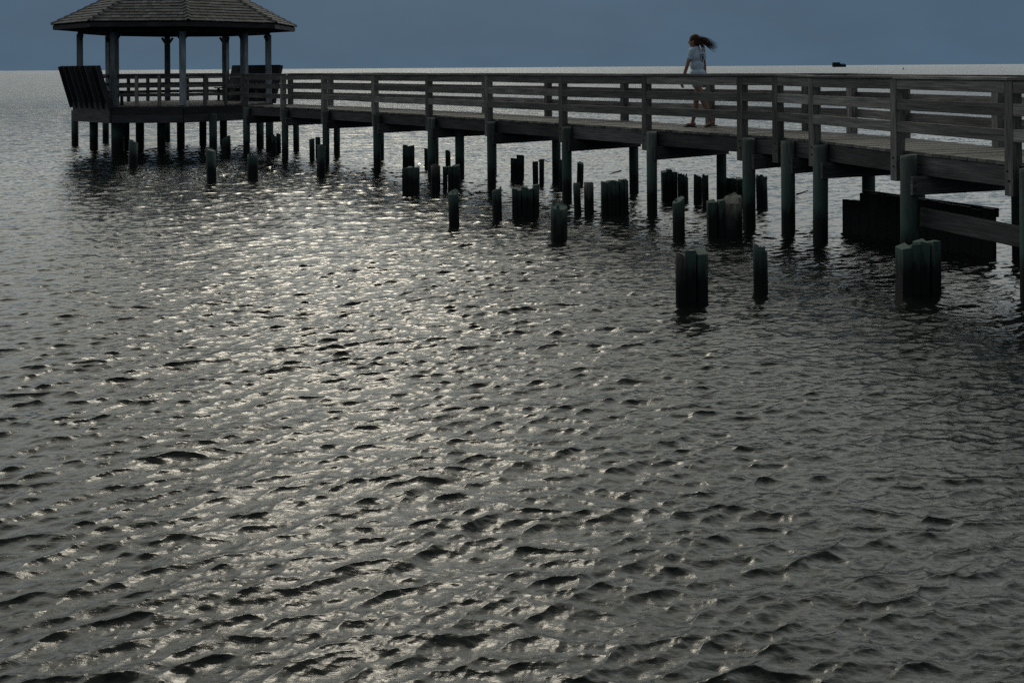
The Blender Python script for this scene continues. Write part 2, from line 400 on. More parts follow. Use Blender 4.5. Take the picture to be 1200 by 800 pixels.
# floor boards clipped by an octagon: strips across
w = MB(); x = GC.x-3.4
def clipx(poly, y):
    xs = []
    for i in range(len(poly)):
        a, b = poly[i], poly[(i+1)%len(poly)]
        if (a.y-y)*(b.y-y) < 0: xs.append(a.x+(b.x-a.x)*(y-a.y)/(b.y-a.y))
    return (min(xs), max(xs)) if len(xs) >= 2 else None
y = GC.y-3.3
while y < GC.y+3.3:
    A = clipx(plat, y+.01); B = clipx(plat, y+.13)
    if A and B:
        w.hexa([(A[0],y+.005,DECK-.04),(A[1],y+.005,DECK-.04),(B[1],y+.135,DECK-.04),(B[0],y+.135,DECK-.04),(A[0],y+.005,DECK+.002),(A[1],y+.005,DECK+.002),(B[1],y+.135,DECK+.002),(B[0],y+.135,DECK+.002)], Vector((1,0,0)))
    y += .14
w.build('floor', M_deck, gz)
for i in range(8):
    a, b = plat[i], plat[(i+1)%8]; t, n = seg_n(a, b)
    for zc, hh, oo in ((-.165,.235,0),(-.398,.238,.012)):
        MB().box(zz(a-n*oo, DECK+zc), zz(b-n*oo, DECK+zc), .05, hh).build('rim_beam', M_gaz, gz, .004)
# columns, painted
BT = EYE+1.40; BB = EYE+1.16
for i, c in enumerate(cols):
    dr_ = (c-GC).normalized()
    MB().box(zz(c, DECK+.003), zz(c, BB), .19, .19, up=dr_).build('post', M_paint, gz, .012)
    cc = c+dr_*.0
    a, b = cols[i], cols[(i+1)%8]; t, n = seg_n(a, b)
    MB().box(zz(a+t*.0, (BT+BB)/2+.02*(i%2)*.15), zz(b, (BT+BB)/2+.02*(i%2)*.15), .14, BT-BB).build('ring_beam', M_gaz, gz, .005)
    for q, dirn in ((a, t), (b, -t)):
        MB().box(zz(q+dirn*.09, BB-.2), zz(q+dirn*.2, BB-.03), .05, .07).build('brace', M_gaz, gz)
# roof: rafters (underside), shingle courses and hip caps
EZ = EYE+1.44; AZ = EYE+3.48
apex = Vector((GC.x+.13, GC.y, AZ))
w = MB()
for i in range(8):
    a, b = rad(i, RR-.04, EZ-.03), rad(i+1, RR-.04, EZ-.03)
    vs = [w.bm.verts.new(v) for v in (a, b, apex-Vector((0,0,.03)))]; vs2 = [w.bm.verts.new(v-Vector((0,0,.04))) for v in (a, b, apex-Vector((0,0,.03)))]
    fs = [w.bm.faces.new(vs), w.bm.faces.new(vs2[::-1]), w.bm.faces.new((vs[0],vs2[0],vs2[1],vs[1]))]
    for f in fs: f.normal_update()
    w.faces_meta(fs, (b-a).normalized(), a)
roof = w.build('roof', M_gaz, gz)
w = MB(); NR = 21
for i in range(8):
    a, b = rad(i, RR, EZ), rad(i+1, RR, EZ); mid = (a+b)/2; up = (apex-mid); SL = up.length; up.normalize(); ax = (b-a).normalized(); nn = ax.cross(up).normalized()
    if nn.z < 0: nn = -nn
    for r_ in range(NR):
        f0 = r_/NR; f1 = min(1, (r_+1.25)/NR)
        halfw0 = (b-a).length/2*(1-f0); cpos = -halfw0
        while cpos < halfw0-.02:
            wd = random.uniform(.11,.3); c1 = min(cpos+wd, halfw0); hw1 = (b-a).length/2*(1-f1)
            l0, l1 = cpos+.004, c1-.004
            u0, u1 = max(-hw1, min(hw1, l0)), max(-hw1, min(hw1, l1))
            dd = random.uniform(-.012,.012)
            p0 = mid+up*(SL*f0+dd); p1 = mid+up*(SL*f1)
            lift = nn*(.026+random.uniform(0,.008)); low = nn*.0
            q = [p0+ax*l0, p0+ax*l1, p1+ax*u1, p1+ax*u0]
            w.hexa([q[0]+nn*.004, q[1]+nn*.004, q[2], q[3], q[0]+lift, q[1]+lift, q[2]+nn*.008, q[3]+nn*.008], up)
            cpos = c1
w.build('shingle_courses', M_shing, roof)
w = MB()
for i in range(8):
    a = rad(i, RR+.02, EZ+.02); dv = apex-a; Lh = dv.length; dv.normalize()
    s1 = (rad(i+1,RR,EZ)-a).normalized(); s0 = (rad(i-1,RR,EZ)-a).normalized()
    k = 20
    for j in range(k):
        p0 = a+dv*(Lh*j/k); p1 = a+dv*(Lh*min(1,(j+1.15)/k)); 
        for sd in (s0, s1):
            sdn = (sd-dv*sd.dot(dv)).normalized(); e = Vector((0,0,1))
            wd = .10 if j < k-1 else .03
            q0, q1 = p0+e*.055, p1+e*.02
            w.hexa([p0+sdn*wd-e*.015, q0-e*.02, q1-e*.01, p1+sdn*wd-e*.03, p0+sdn*wd+e*.018, q0, q1, p1+sdn*wd-e*.01], dv)
w.build('hip_cap', M_shing, roof)
for i in range(8):
    a, b = rad(i, RR-.06, EZ-.1), rad(i+1, RR-.06, EZ-.1)
    MB().box(a, b, .04, .12).build('fascia', M_gaz, roof)
    MB().box(zz(rad(i, .1), AZ-.14), rad(i, RR-.09, EZ-.13), .05, .12).build('rafter', M_gaz, roof)
# railings of the gazebo
def grail(i, nposts):
    a, b = cols[i], cols[(i+1)%8]; t, n = seg_n(a, b); Lg = (b-a).length
    w = MB(); w.box(zz(a+t*.1, DECK+.943), zz(b-t*.1, DECK+.943), .15, .036)
    r_ = w.build('railing', M_rail, gz)
    for zc in (.87,.60,.33):
        MB().box(zz(a+t*.1, DECK+zc), zz(b-t*.1, DECK+zc), .04, .1).build('rail_board', M_rail, r_)
    for k in range(1, nposts+1):
        p = a+(b-a)*(k/(nposts+1))
        MB().box(zz(p-n*.066, DECK+.003), zz(p-n*.066, DECK+.922), .09, .09, up=n).build('rail_post', M_rail, r_)
for i, k in ((7,2),(0,2),(3,2),(4,2),(5,2)): grail(i, k)
# benches, backs flaring outwards
def gbench(i, label):
    a, b = cols[i], cols[(i+1)%8]; t, n = seg_n(a, b)
    out = ((a+b)/2-GC).normalized()
    a = a+out*.16; b = b+out*.16
    w = MB()
    top = 1.22; flare = .35 if i == 6 else .28; a = a+t*(.0 if i == 6 else .12); b = b+t*(.0 if i == 6 else .14)
    for k in range(7):
        hz = .16+k*.165; o_ = out*(flare*(hz/top))
        w.box(zz(a+o_-t*.12, DECK+hz), zz(b+o_+t*.12, DECK+hz), .03, .175, up=(Vector((0,0,1))*top+out*flare).normalized())
    bn = w.build('bench', M_bench, gz, label=label)
    for k in range(8):
        q = a.lerp(b, k/7.0)+t*(-.12+.24*k/7)
        base = zz(q+out*.05, DECK-.08); tp = zz(q+out*(.05+flare+.02), DECK+top)
        MB().box(base, tp, .05, .12, up=out).build('bench_rib', M_bench, bn)
    MB().box(zz(a-out*.62, DECK+.44), zz(b-out*.62, DECK+.44), .5, .045).build('bench_seat', M_bench, bn) if False else None
    for k in range(4):
        w = MB(); w.box(zz(a-out*(.12+.12*k), DECK+.44), zz(b-out*(.12+.12*k), DECK+.44), .11, .04).build('seat_slat', M_bench, bn)
    for q in (a+t*.15, b-t*.15, (a+b)/2):
        MB().box(zz(q-out*.45, DECK+.003), zz(q-out*.45, DECK+.418), .09, .06, up=out).build('leg', M_bench, bn)
    MB().box(zz(a+out*.03-t*.05, DECK-.21), zz(b+out*.03+t*.05, DECK-.21), .05, .62).build('skirt', M_rim, bn)
gbench(6, 'bench whose ribbed back leans out over the water'); gbench(2, 'bench with its boarded back seen from inside')
# piles of the gazebo
for px, wl, r_ in ((88,170,.11),(110,174.5,.13),(124,167,.11),(138,178,.19),(147,172,.13),(164,174,.13),(189,176,.13),(196,165,.11),(212,172.5,.13),(238,170,.12),(250,178,.12),(262,169,.12),(289,167,.12),(305,172,.12),(316,176,.12)):
    p, s = on_level(px, wl, 0)
    MB().pile(p.x, p.y, -1.2, DECK-.27, r_).build('pile', M_pile, gz)

# ------------------------------------------------------------------ stumps of the old pier
GRP = 'stumps of the old pier standing in the water'
def stump(px0, px1, yt, yw, label, mat=None, tilt=.5):
    xc = (px0+px1)/2; p, s = on_level(xc, yw, 0)
    h = (yw-yt)/s; r = (px1-px0)/2/s; p.y += r
    t = thing('piling_stump', (p.x, p.y, 0), label, 'stump', GRP)
    MB().pile(p.x, p.y, -1.0, h, r, lean=(random.uniform(-.04,.04),random.uniform(-.03,.03)), rough=.09, tilt=tilt, seg=22, cap=.022).build('timber', mat or M_stump, t)
    # a split sliver standing up from the cut top
    a = random.uniform(0,6.3)
    w = MB(); q = Vector((p.x+.55*r*math.cos(a), p.y+.55*r*math.sin(a), h-.04)); w.box(q, q+Vector((.004,.0,.06+.03*random.random())), r*.5, r*.35, up=Vector((math.cos(a),math.sin(a),0)), taper=.5); w.build('splinter', mat or M_stump, t)
    return t
def planks(px0, px1, yt, yw, n, label, tops=None, round_first=None, ang=0.0, mat=None):
    xc = (px0+px1)/2; p, s = on_level(xc, yw, 0); wid = (px1-px0)/s; 
    t = thing('plank_cluster', (p.x, p.y+.1, 0), label, 'stump', GRP)
    edges = [0]; 
    for k in range(n): edges.append(edges[-1]+random.uniform(.75,1.25))
    edges = [e/edges[-1] for e in edges]
    dv = Vector((math.cos(ang), math.sin(ang), 0)); nv = Vector((-dv.y, dv.x, 0))
    for k in range(n):
        m_ = (edges[k]+edges[k+1])/2-.5; wd = (edges[k+1]-edges[k])*wid
        yt_k = tops[k] if tops else yt+random.uniform(-1.5,1.5)
        h = (yw-yt_k)/s
        c = Vector((p.x, p.y+.1, 0))+dv*(m_*wid)+nv*random.uniform(-.02,.02)
        w = MB()
        if round_first is not None and k == round_first:
            w.pile(c.x, c.y-.13, -1.0, h, wd/2*1.05, rough=.08, tilt=.3, cap=.02, seg=20); w.build('timber', M_stumpb, t); continue
        w.box(zz(c, -1.0), zz(c, h)+Vector((random.uniform(-.01,.01),0,0)), wd*.96, .16+random.uniform(-.03,.03), up=nv, jit=.0)
        for v in w.bm.verts:
            if v.co.z > 0: v.co.z += random.uniform(-.03,.02); v.co.x += random.uniform(-.014,.014)
        w.build('plank', mat or M_stump, t, .008)
    return t
stump(148,158,166,195,'slim round stump standing alone in front of the gazebo')
stump(242,253,176,212,'pale flat topped stump left of the short one near the gazebo')
stump(287.5,300,184,209,'short squat stump just right of the one before the gazebo front')
stump(260.5,270.5,162,182,'low greenish stump under the gazebo right corner, behind its piles')
stump(319,325,159,180,'left one of two thin dark stumps behind the piles near the gazebo')
stump(324.5,329.5,157,179,'right one of two thin dark stumps behind the piles near the gazebo')
stump(363,369,164,186,'left half of a dark thin stump pair behind the first pier piles')
stump(369.2,375,162,184.5,'right half of a dark thin stump pair behind the first pier piles')
stump(369,378.5,172,206.5,'tall narrow stump in front of the thin dark pair by the third pier pile')
planks(471,485.5,171,199,2,'dark square stump seen above the wide plank stump')
planks(470.5,491,196,226,3,'wide stump of three planks, leftmost wide one under the walkway')
stump(497.5,502.5,175,197,'thin dark stump half hidden behind a pier pile')
stump(504.5,515,195,224,'slim brownish stump between two wide plank stumps',M_stumpb)
stump(522.5,528.5,177,200,'thin post rising behind the wide four plank stump')
planks(519,538.5,194,222.5,4,'wide dark stump of four planks right of a slim brown stump')
stump(527.5,540,226.5,265,'round stump standing nearer than the wide plank pairs, left of centre')
stump(578.5,590,222,257.5,'round stump just left of the broad cluster of planks')
planks(598,614,184,211,2,'dark twin stump with a stepped top in the gap between two pier piles',tops=[185.5,182.5])
planks(625,637.5,188,215.5,2,'dark twin stump with a twig beside a far pier pile',tops=[190,187])
stump(654,659,189,220,'thin stump peeking out behind the middle pier pile')
stump(674.5,682,192,217,'thin dark stump behind a close pair of stumps')
stump(675.5,684,216,251,'dark left stump of the close pair right of the middle pile')
stump(686,697,216,251.5,'brownish right stump of the close pair right of the middle pile',M_stumpb)
planks(600,632,220,255,5,'broad cluster of five upright planks with uneven tops',tops=[221,222,219.5,221.5,217.5],ang=.05)
stump(645,663.5,242.5,283,'stout round stump in open water below the middle of the pier',M_stump,.5)
planks(705,737,212,250.5,6,'broad cluster of planks with a split showing light near its left end',tops=[213.5,213,212.5,212,211.8,210.5],ang=.08)
planks(777,794.5,199,235,3,'dark plank stump with stepped top right of a green pier pile',tops=[201,198.5,202])
stump(789.5,804,236,280,'slim stump standing nearest below the row of dark stumps')
stump(796,808,206,236,'square dark stump next to the stepped plank stump')
stump(813,823,207,238,'narrow dark stump alone with light water on both sides')
stump(825,832,207,241,'narrow dark stump partly behind the pile under the walking person')
planks(843,871,209,240,4,'row of dark planks behind the green pier pile',tops=[210,209,208.5,209])
stump(890,903,208.5,244,'dark round stump right of the row of dark planks')
planks(832,850,235,278,2,'dark plank stump touching a bare topped one in front of a green pile',tops=[236,235.5])
stump(850,873,235,279,'thick stump with a bare pale top in front of a green pile',M_stumpb,.5)
planks(791,830,295.5,356,3,'large nearest stump with a round pale timber against dark planks',tops=[296.5,295.5,296],round_first=0)
stump(885.5,902.5,292,347,'lone tall stump between the large nearest one and the plank block')
planks(1056.5,1104,286,346,4,'block of four pale planks in front of the right pier pile',tops=[289,287.5,284.5,283.5],ang=.1)
# twigs caught on stumps
def twig(pts, label):
    P = [at_scale(*q) for q in pts]; t = MB(); t.tube(P, [.02,.014,.008]); o = t.build('twig', M_bolt, None); o['label'] = label; o['category'] = 'twig'
twig([(631,189,46.5),(637,187,46.5),(643.5,190,46.5)], 'bent dark twig sticking out of a twin stump')
twig([(728,200,52),(721,202,52),(714,204.5,52)], 'thin dark stick reaching left from a far pier pile')
twig([(933,228,60),(939,226,60),(947,223,60)], 'thin dark stick slanting between two right hand piles')

# ------------------------------------------------------------------ old bulkhead at the right
bl, s0 = on_level(989, 270, 0); br, s1 = on_level(1166, 303, 0)
bk = thing('bulkhead', (bl.x, bl.y, 0), 'low black plank bulkhead standing in the water under the right end of the pier', 'bulkhead')
t, n = seg_n(bl, br); Lb = (br-bl).length; nn_ = 15
br2 = br+t*0
for k in range(nn_):
    a = bl+t*(Lb*k/nn_+.004); b = bl+t*(Lb*(k+1)/nn_-.004)
    hh = (.50 if k < 2 else .64)+random.uniform(-.02,.02)
    w = MB(); m_ = (a+b)/2
    w.box(zz(m_, -1), zz(m_, hh), (b-a).length, .07, up=n).build('plank', M_bulk, bk)
MB().box(zz(bl+t*.35+n*.06, .60), zz(br+n*.06, .60), .05, .12).build('wale', M_bulk, bk)
# wale board bolted between the near piles
t0, n0 = seg_n(NEAR[11], NEAR[12])
a = NEAR[11]+t0*.30+n0*.11; b = NEAR[12]+t0*.45+n0*.11
MB().box(zz(a, .64), zz(b, .62), .07, .235).build('wale', M_rim, pier, .006, 'long grey horizontal board low between the right piles')

# ------------------------------------------------------------------ distant boat and buoy
D_ = 1300.0; sB = F/D_
bx = at_scale(983.3, horizon(983)+EYE*sB, sB); bx.z = 0
bt = thing('boat', bx, 'small dark boat far out on the horizon right of the person', 'boat')
w = MB()
prof = [(-8.6,-1.9),(-8.9,0),(-8.6,1.9),(4,2.3),(9.2,0),(4,-2.3)]
lo = [w.bm.verts.new((bx.x+x*.95, bx.y+y*.8, -.3)) for x, y in prof]; hi = [w.bm.verts.new((bx.x+x, bx.y+y, 3.1+(.9 if x < -8 else 0)+(.2 if x > 8 else 0))) for x, y in prof]
w.bm.faces.new(hi); w.bm.faces.new(lo[::-1])
for i in range(6): w.bm.faces.new((lo[i],lo[(i+1)%6],hi[(i+1)%6],hi[i]))
w.build('hull', M_hull, bt)
MB().box((bx.x-8.2,bx.y,4.4), (bx.x+.8,bx.y,4.4), 3.2, 2.8).build('cabin', M_hull, bt)
MB().box((bx.x-8.4,bx.y,5.9), (bx.x+1.2,bx.y,5.9), 3.6, .25).build('cabin_roof', M_hull, bt)
MB().box((bx.x+1.5,bx.y,3.8), (bx.x+7.0,bx.y,3.8), 1.6, 1.0).build('deck_gear', M_hull, bt)
MB().tube([(bx.x-1,bx.y,5.5),(bx.x-1,bx.y,6.8)], [.12,.06]).build('mast', M_hull, bt)
bu = at_scale(1058.5, 77, 2.2); bu.z = 0
by = thing('buoy', bu, 'tiny dark buoy on the far water near the horizon', 'buoy')
MB().tube([(bu.x,bu.y,-.3),(bu.x,bu.y,.25),(bu.x,bu.y,.5)], [.45,.45,.25], 10).build('float', M_hull, by)
MB().tube([(bu.x,bu.y,.4),(bu.x,bu.y,1.3),(bu.x,bu.y,1.35)], [.12,.08,.02], 8).build('marker', M_hull, by)

# ------------------------------------------------------------------ person
pc = at_scale(818.5, 149.5, 65.4)
PO = Vector((pc.x, pc.y, DECK+.004))
yaw = math.atan2(PO.x, PO.y)
person = thing('person', PO, 'person with long wind-blown auburn hair in pale blue t-shirt and shorts walking along the pier', 'person')
RM = Matrix.Rotation(-yaw*.8, 3, 'Z')
def blobs(parts, voxel, smooth, name, mat, parent):
    """parts: ('c', p, q, r0, r1[, squash]) capsules and ('e', centre, radii, eulerz) ellipsoids fused into ONE surface"""
    bm = bmesh.new()
    for pt in parts:
        if pt[0] == 'c':
            _, p, q, r0, r1 = pt; p = Vector(p); q = Vector(q); k = max(2, int((q-p).length/(.35*min(r0,r1)))+1); k = min(k, 26)
            for i in range(k):
                f = i/(k-1); bmesh.ops.create_icosphere(bm, subdivisions=2, radius=r0+(r1-r0)*f, matrix=Matrix.Translation(p.lerp(q,f)))
        else:
            _, c, r_, e = pt; mat4 = Matrix.Translation(c) @ Matrix.Rotation(e, 4, 'Z') @ Matrix.Diagonal((r_[0],r_[1],r_[2],1))
            bmesh.ops.create_icosphere(bm, subdivisions=3, radius=1, matrix=mat4)
    me = bpy.data.meshes.new('tmp'); bm.to_mesh(me); bm.free(); o = bpy.data.objects.new('tmp', me); COL.objects.link(o)
    m = o.modifiers.new('r','REMESH'); m.mode = 'VOXEL'; m.voxel_size = voxel; m.use_smooth_shade = True
    m = o.modifiers.new('s','SMOOTH'); m.factor = .5; m.iterations = smooth
    dg = bpy.context.evaluated_depsgraph_get(); dg.update(); res = bpy.data.meshes.new_from_object(o.evaluated_get(dg))
    bpy.data.objects.remove(o); res.name = name
    for v in res.vertices: v.co = RM @ v.co
    o = bpy.data.objects.new(name, res); COL.objects.link(o); o.parent = parent; res.materials.clear(); res.materials.append(mat)
    return o
FD = Vector((-.77,.64,0)); LV = Vector((-.64,-.77,0))        # facing, her left
hc = Vector((-.062,.0,1.545)); hf = Vector((-.95,.30,0)).normalized(); hl = Vector((-hf.y, hf.x, 0))
ha = math.atan2(hf.y, hf.x)
LS = Vector((-.02,0,1.36))+LV*.155; RS = Vector((-.02,0,1.36))-LV*.155
LH = Vector((-.015,0,.88))+LV*.075; RH = Vector((-.015,0,.88))-LV*.075
lk, la = Vector((.085,-.075,.47)), Vector((.225,-.085,.105)); rk, ra = Vector((-.035,.07,.46)), Vector((-.10,.075,.085))
le, lw = Vector((-.20,-.15,1.09)), Vector((-.275,-.13,.86)); re_, rw = Vector((.12,.14,1.09)), Vector((.13,.10,.86))
B = []
B += [('e', hc+Vector((0,0,.02)), (.092,.075,.098), ha), ('e', hc+hf*.03-Vector((0,0,.04)), (.062,.055,.07), ha), ('e', hc+hf*.052-Vector((0,0,.082)), (.03,.034,.026), ha)]
B += [('c', hc+hf*.087-Vector((0,0,.0)), hc+hf*.108-Vector((0,0,.03)), .010,.013), ('e', hc+hf*.084-Vector((0,0,.056)), (.014,.024,.011), ha)]
B += [('e', hc+hl*.074-Vector((0,0,.012)), (.018,.010,.03), ha), ('e', hc-hl*.074-Vector((0,0,.012)), (.018,.010,.03), ha)]
B += [('c', hc+Vector((.02,0,-.06)), Vector((-.02,0,1.38)), .05,.056)]
an = math.atan2(LV.y, LV.x)
B += [('e', Vector((-.02,0,1.27)), (.165,.10,.15), an), ('e', Vector((-.02,0,1.10)), (.125,.088,.16), an), ('e', Vector((-.015,0,.93)), (.155,.105,.12), an)]
B += [('c', LS, RS, .05,.05), ('c', LS, le, .044,.034), ('c', le, lw, .034,.024), ('c', RS, re_, .044,.034), ('c', re_, rw, .034,.024)]
B += [('c', LH, lk, .082,.052), ('c', lk, lk.lerp(la,.35)+Vector((.012,0,0)), .050,.053), ('c', lk.lerp(la,.35)+Vector((.01,0,0)), la, .052,.031)]
B += [('c', RH, rk, .082,.052), ('c', rk, rk.lerp(ra,.35)+Vector((.015,0,0)), .050,.053), ('c', rk.lerp(ra,.35)+Vector((.012,0,0)), ra, .052,.031)]
# feet
B += [('c', la, la+Vector((.035,0,-.02)), .031,.026), ('c', la+Vector((.03,0,-.02)), Vector((.145,-.085,.04)), .028,.028), ('c', Vector((.145,-.075,.04)), Vector((.11,-.075,.034)), .018,.012), ('c', Vector((.145,-.10,.04)), Vector((.115,-.105,.034)), .016,.011)]
B += [('c', ra, ra+Vector((.03,0,-.035)), .032,.030), ('c', ra+Vector((.02,0,-.035)), Vector((-.20,.075,.042)), .032,.024), ('c', Vector((-.20,.06,.04)), Vector((-.235,.058,.035)), .017,.012), ('c', Vector((-.20,.09,.04)), Vector((-.23,.095,.035)), .015,.011)]
def hand(wr, dn, sd, th):
    """dn = direction of fingers, sd = across the palm, th = palm normal"""
    out = [('c', wr, wr+dn*.035, .022,.024)]
    pc_ = wr+dn*.055
    for k in range(4):
        o_ = sd*((k-1.5)*.0175); out.append(('c', wr+dn*.03+o_*.7, wr+dn*.085+o_, .0125,.0105))
        l_ = (.062,.072,.066,.05)[k]; kn = wr+dn*.088+o_*1.08
        m1 = kn+dn*l_*.5+th*.008; m2 = m1+dn*l_*.45+th*.02
        out += [('c', kn, m1, .0088,.0078), ('c', m1, m2, .0078,.0065)]
    tb = wr+dn*.03-sd*.02
    out += [('c', tb, tb-sd*.022+dn*.028+th*.012, .013,.010), ('c', tb-sd*.022+dn*.028+th*.012, tb-sd*.024+dn*.055+th*.02, .0095,.0075)]
    return out
dL = (lw-le).normalized(); dL = (dL+Vector((.12,0,-.3))).normalized()
sL = (dL.cross(LV)).normalized(); B += hand(lw, dL, sL, -LV*1.0)
dR = Vector((-.05,-.02,-1)).normalized(); sR = dR.cross(-LV).normalized(); B += hand(rw, dR, -sR*-1, LV*1.0)
body = blobs(B, .0052, 3, 'body', M_skin, person)
# clothes
C = [('e', Vector((-.02,0,1.275)), (.18,.118,.155), an), ('e', Vector((-.02,0,1.12)), (.148,.108,.17), an), ('e', Vector((-.012,0,.97)), (.168,.122,.09), an), ('c', LS, RS, .062,.062), ('c', Vector((-.02,0,1.38)), Vector((-.024,0,1.415)), .075,.062)]
C += [('c', LS, LS.lerp(le,.42), .060,.056), ('c', RS, RS.lerp(re_,.42), .060,.056)]
shirt = blobs(C, .008, 5, 'shirt', M_shirt, person)
C = [('e', Vector((-.012,0,.915)), (.166,.118,.10), an), ('c', LH, LH.lerp(lk,.26), .094,.092), ('c', RH, RH.lerp(rk,.24), .094,.092)]
shorts = blobs(C, .008, 4, 'shorts', M_shorts, person)
# folds in the cotton
for o in (shirt, shorts):
    tx = bpy.data.textures.new('fold', 'CLOUDS'); tx.noise_scale = .09
    m = o.modifiers.new('fold','DISPLACE'); m.texture = tx; m.strength = .018; m.mid_level = .5; m.texture_coords = 'LOCAL'
# dark print on the back of the shirt, laid on the cloth
dg = bpy.context.evaluated_depsgraph_get(); bvh = BVHTree.FromObject(shirt, dg)
def patch(c, w_, h_, name, mat, mask, off):
    bm = bmesh.new(); nx, nz = 18, 16; bd = RM @ (-FD); sdv = RM @ LV; gr = {}
    for i in range(nx):
        for j in range(nz):
            q = (RM @ (Vector((-.02,0,0))))+sdv*((i/(nx-1)-.5)*w_+c[0])+Vector((0,0,c[1]+(j/(nz-1)-.5)*h_))
            hit = bvh.ray_cast(q+bd*.5, -bd)
            if hit[0] is not None: gr[i,j] = bm.verts.new(hit[0]+bd*off)
    for i in range(nx-1):
        for j in range(nz-1):
            if mask((i+.5)/(nx-1), (j+.5)/(nz-1)) and all(k in gr for k in ((i,j),(i+1,j),(i+1,j+1),(i,j+1))):
                bm.faces.new((gr[i,j],gr[i+1,j],gr[i+1,j+1],gr[i,j+1])).smooth = True
    me = bpy.data.meshes.new(name); bm.to_mesh(me); bm.free(); o = bpy.data.objects.new(name, me); COL.objects.link(o); o.parent = shirt; me.materials.append(mat)
patch((-.02,1.235), .17, .14, 'print', M_print, lambda u,v: abs(u-.5)*2 < .25+.75*v, .004)
patch((-.02,1.235), .15, .12, 'print_outline', M_printl, lambda u,v: .38+.5*v-.16 < abs(u-.5)*2 < .38+.5*v or (.78 < v < .88 and abs(u-.5) < .4), .007)
# hair: cap plus blown strands
HB = [('e', hc+Vector((0,0,.033))-hf*.012, (.100,.086,.096), ha), ('e', hc-hf*.045-Vector((0,0,.02)), (.066,.074,.09), ha)]
hcap = blobs(HB, .006, 2, 'hair', M_hair, person)
w = MB(); rs = random.Random(4)
for k in range(190):
    a = rs.uniform(-1,1); up_ = rs.uniform(-.5,1)
    st = hc-hf*(.05+.03*rs.random())+hl*(.06*a)+Vector((0,0,.02+.06*up_))
    if k < 150:   # blown to the right
        Lh = rs.uniform(.2,.39); dz = rs.uniform(-.72,-.3); dy = rs.uniform(-.25,.25)
        dirv = Vector((1, dy, dz)).normalized(); lift = rs.uniform(.0,.035)
        pts = []; ph = rs.uniform(0,6.3)
        for q in range(9):
            f = q/8; pts.append(st+dirv*(Lh*f)+Vector((0, .012*math.sin(ph+5*f), lift*math.sin(math.pi*min(1,f*1.1))+.012*math.sin(ph+7*f))))
    else:         # hanging down the back
        Lh = rs.uniform(.14,.24); pts = []
        for q in range(9):
            f = q/8; pts.append(st+Vector((.05*f+.06*math.sin(f*1.8)*rs.uniform(.6,1), -.05*f-.02*a, -Lh*f)))
    r0 = rs.uniform(.0025,.0055); w.tube([RM @ p+PO for p in pts], [r0*(1-.82*(q/8)**1.5) for q in range(9)], 4)
w.build('hair_strands', M_hair, hcap)
for sgn in (1,-1):
    w = MB(); q = hc+hf*.082+hl*(.03*sgn)+Vector((0,0,.008)); bmesh.ops.create_icosphere(w.bm, subdivisions=2, radius=.010, matrix=Matrix.Translation(RM @ q+PO)); w.build('eye', M_eye, person)
w = MB(); q = hc+hf*.096-Vector((0,0,.056)); w.tube([RM @ (q-hl*.018-hf*.004)+PO, RM @ q+PO, RM @ (q+hl*.018-hf*.004)+PO], [.003,.006,.003]); w.build('lips', M_lip, person)
def sandal(cx, cy, L_, z, tilt, ln):
    w = MB(); out = []
    for k in range(16):
        a = 2*math.pi*k/16; x_ = L_/2*math.cos(a); y_ = .042*math.sin(a)*(1-.18*math.cos(a)*-1)
        out.append((x_, y_))
    lo = []; hi = []
    for x_, y_ in out:
        zt = z+max(0, (x_+L_/2))*tilt
        lo.append(w.bm.verts.new(RM @ Vector((cx+x_, cy+y_, zt))+PO)); hi.append(w.bm.verts.new(RM @ Vector((cx+x_, cy+y_, zt+.018))+PO))
    w.bm.faces.new(hi); w.bm.faces.new(lo[::-1])
    for i in range(16): w.bm.faces.new((lo[i],lo[(i+1)%16],hi[(i+1)%16],hi[i]))
    sd = w.build('sandal', M_sole, person)
    w = MB(); tx = cx-L_*.28
    for sg in (1,-1):
        w.tube([RM @ Vector(q)+PO for q in ((tx-.015,cy,z+.022),(tx+.02,cy+sg*.018,z+.052),(tx+.065,cy+sg*.034,z+.03))], [.005,.006,.005])
    w.build('strap', M_sole, sd)
sandal(-.145, .076, .235, 0, 0, 0); sandal(.215, -.086, .225, 0, .12, 0)

# ------------------------------------------------------------------ sky and light
SUN_AZ = math.radians(-8.2)     # from +Y, positive towards +X
SUN_EL = math.radians(39)
wd = bpy.data.worlds.new('World'); S.world = wd; wd.use_nodes = True; nt = wd.node_tree; L = nt.links.new
bg = nt.nodes['Background']
sky = N(nt,'ShaderNodeTexSky', sky_type='NISHITA'); sky.sun_disc = False; sky.sun_elevation = SUN_EL; sky.sun_rotation = SUN_AZ
sky.air_density = 1.2; sky.dust_density = 3; sky.ozone_density = 2
tc = N(nt,'ShaderNodeTexCoord'); nv = N(nt,'ShaderNodeVectorMath', operation='NORMALIZE'); L(tc.outputs['Generated'], nv.inputs[0])
sx = N(nt,'ShaderNodeSeparateXYZ'); L(nv.outputs[0], sx.inputs[0])
dt = N(nt,'ShaderNodeVectorMath', operation='DOT_PRODUCT'); L(nv.outputs[0], dt.inputs[0])
sd = Vector((math.sin(SUN_AZ)*math.cos(SUN_EL), math.cos(SUN_AZ)*math.cos(SUN_EL), math.sin(SUN_EL))); dt.inputs[1].default_value = sd
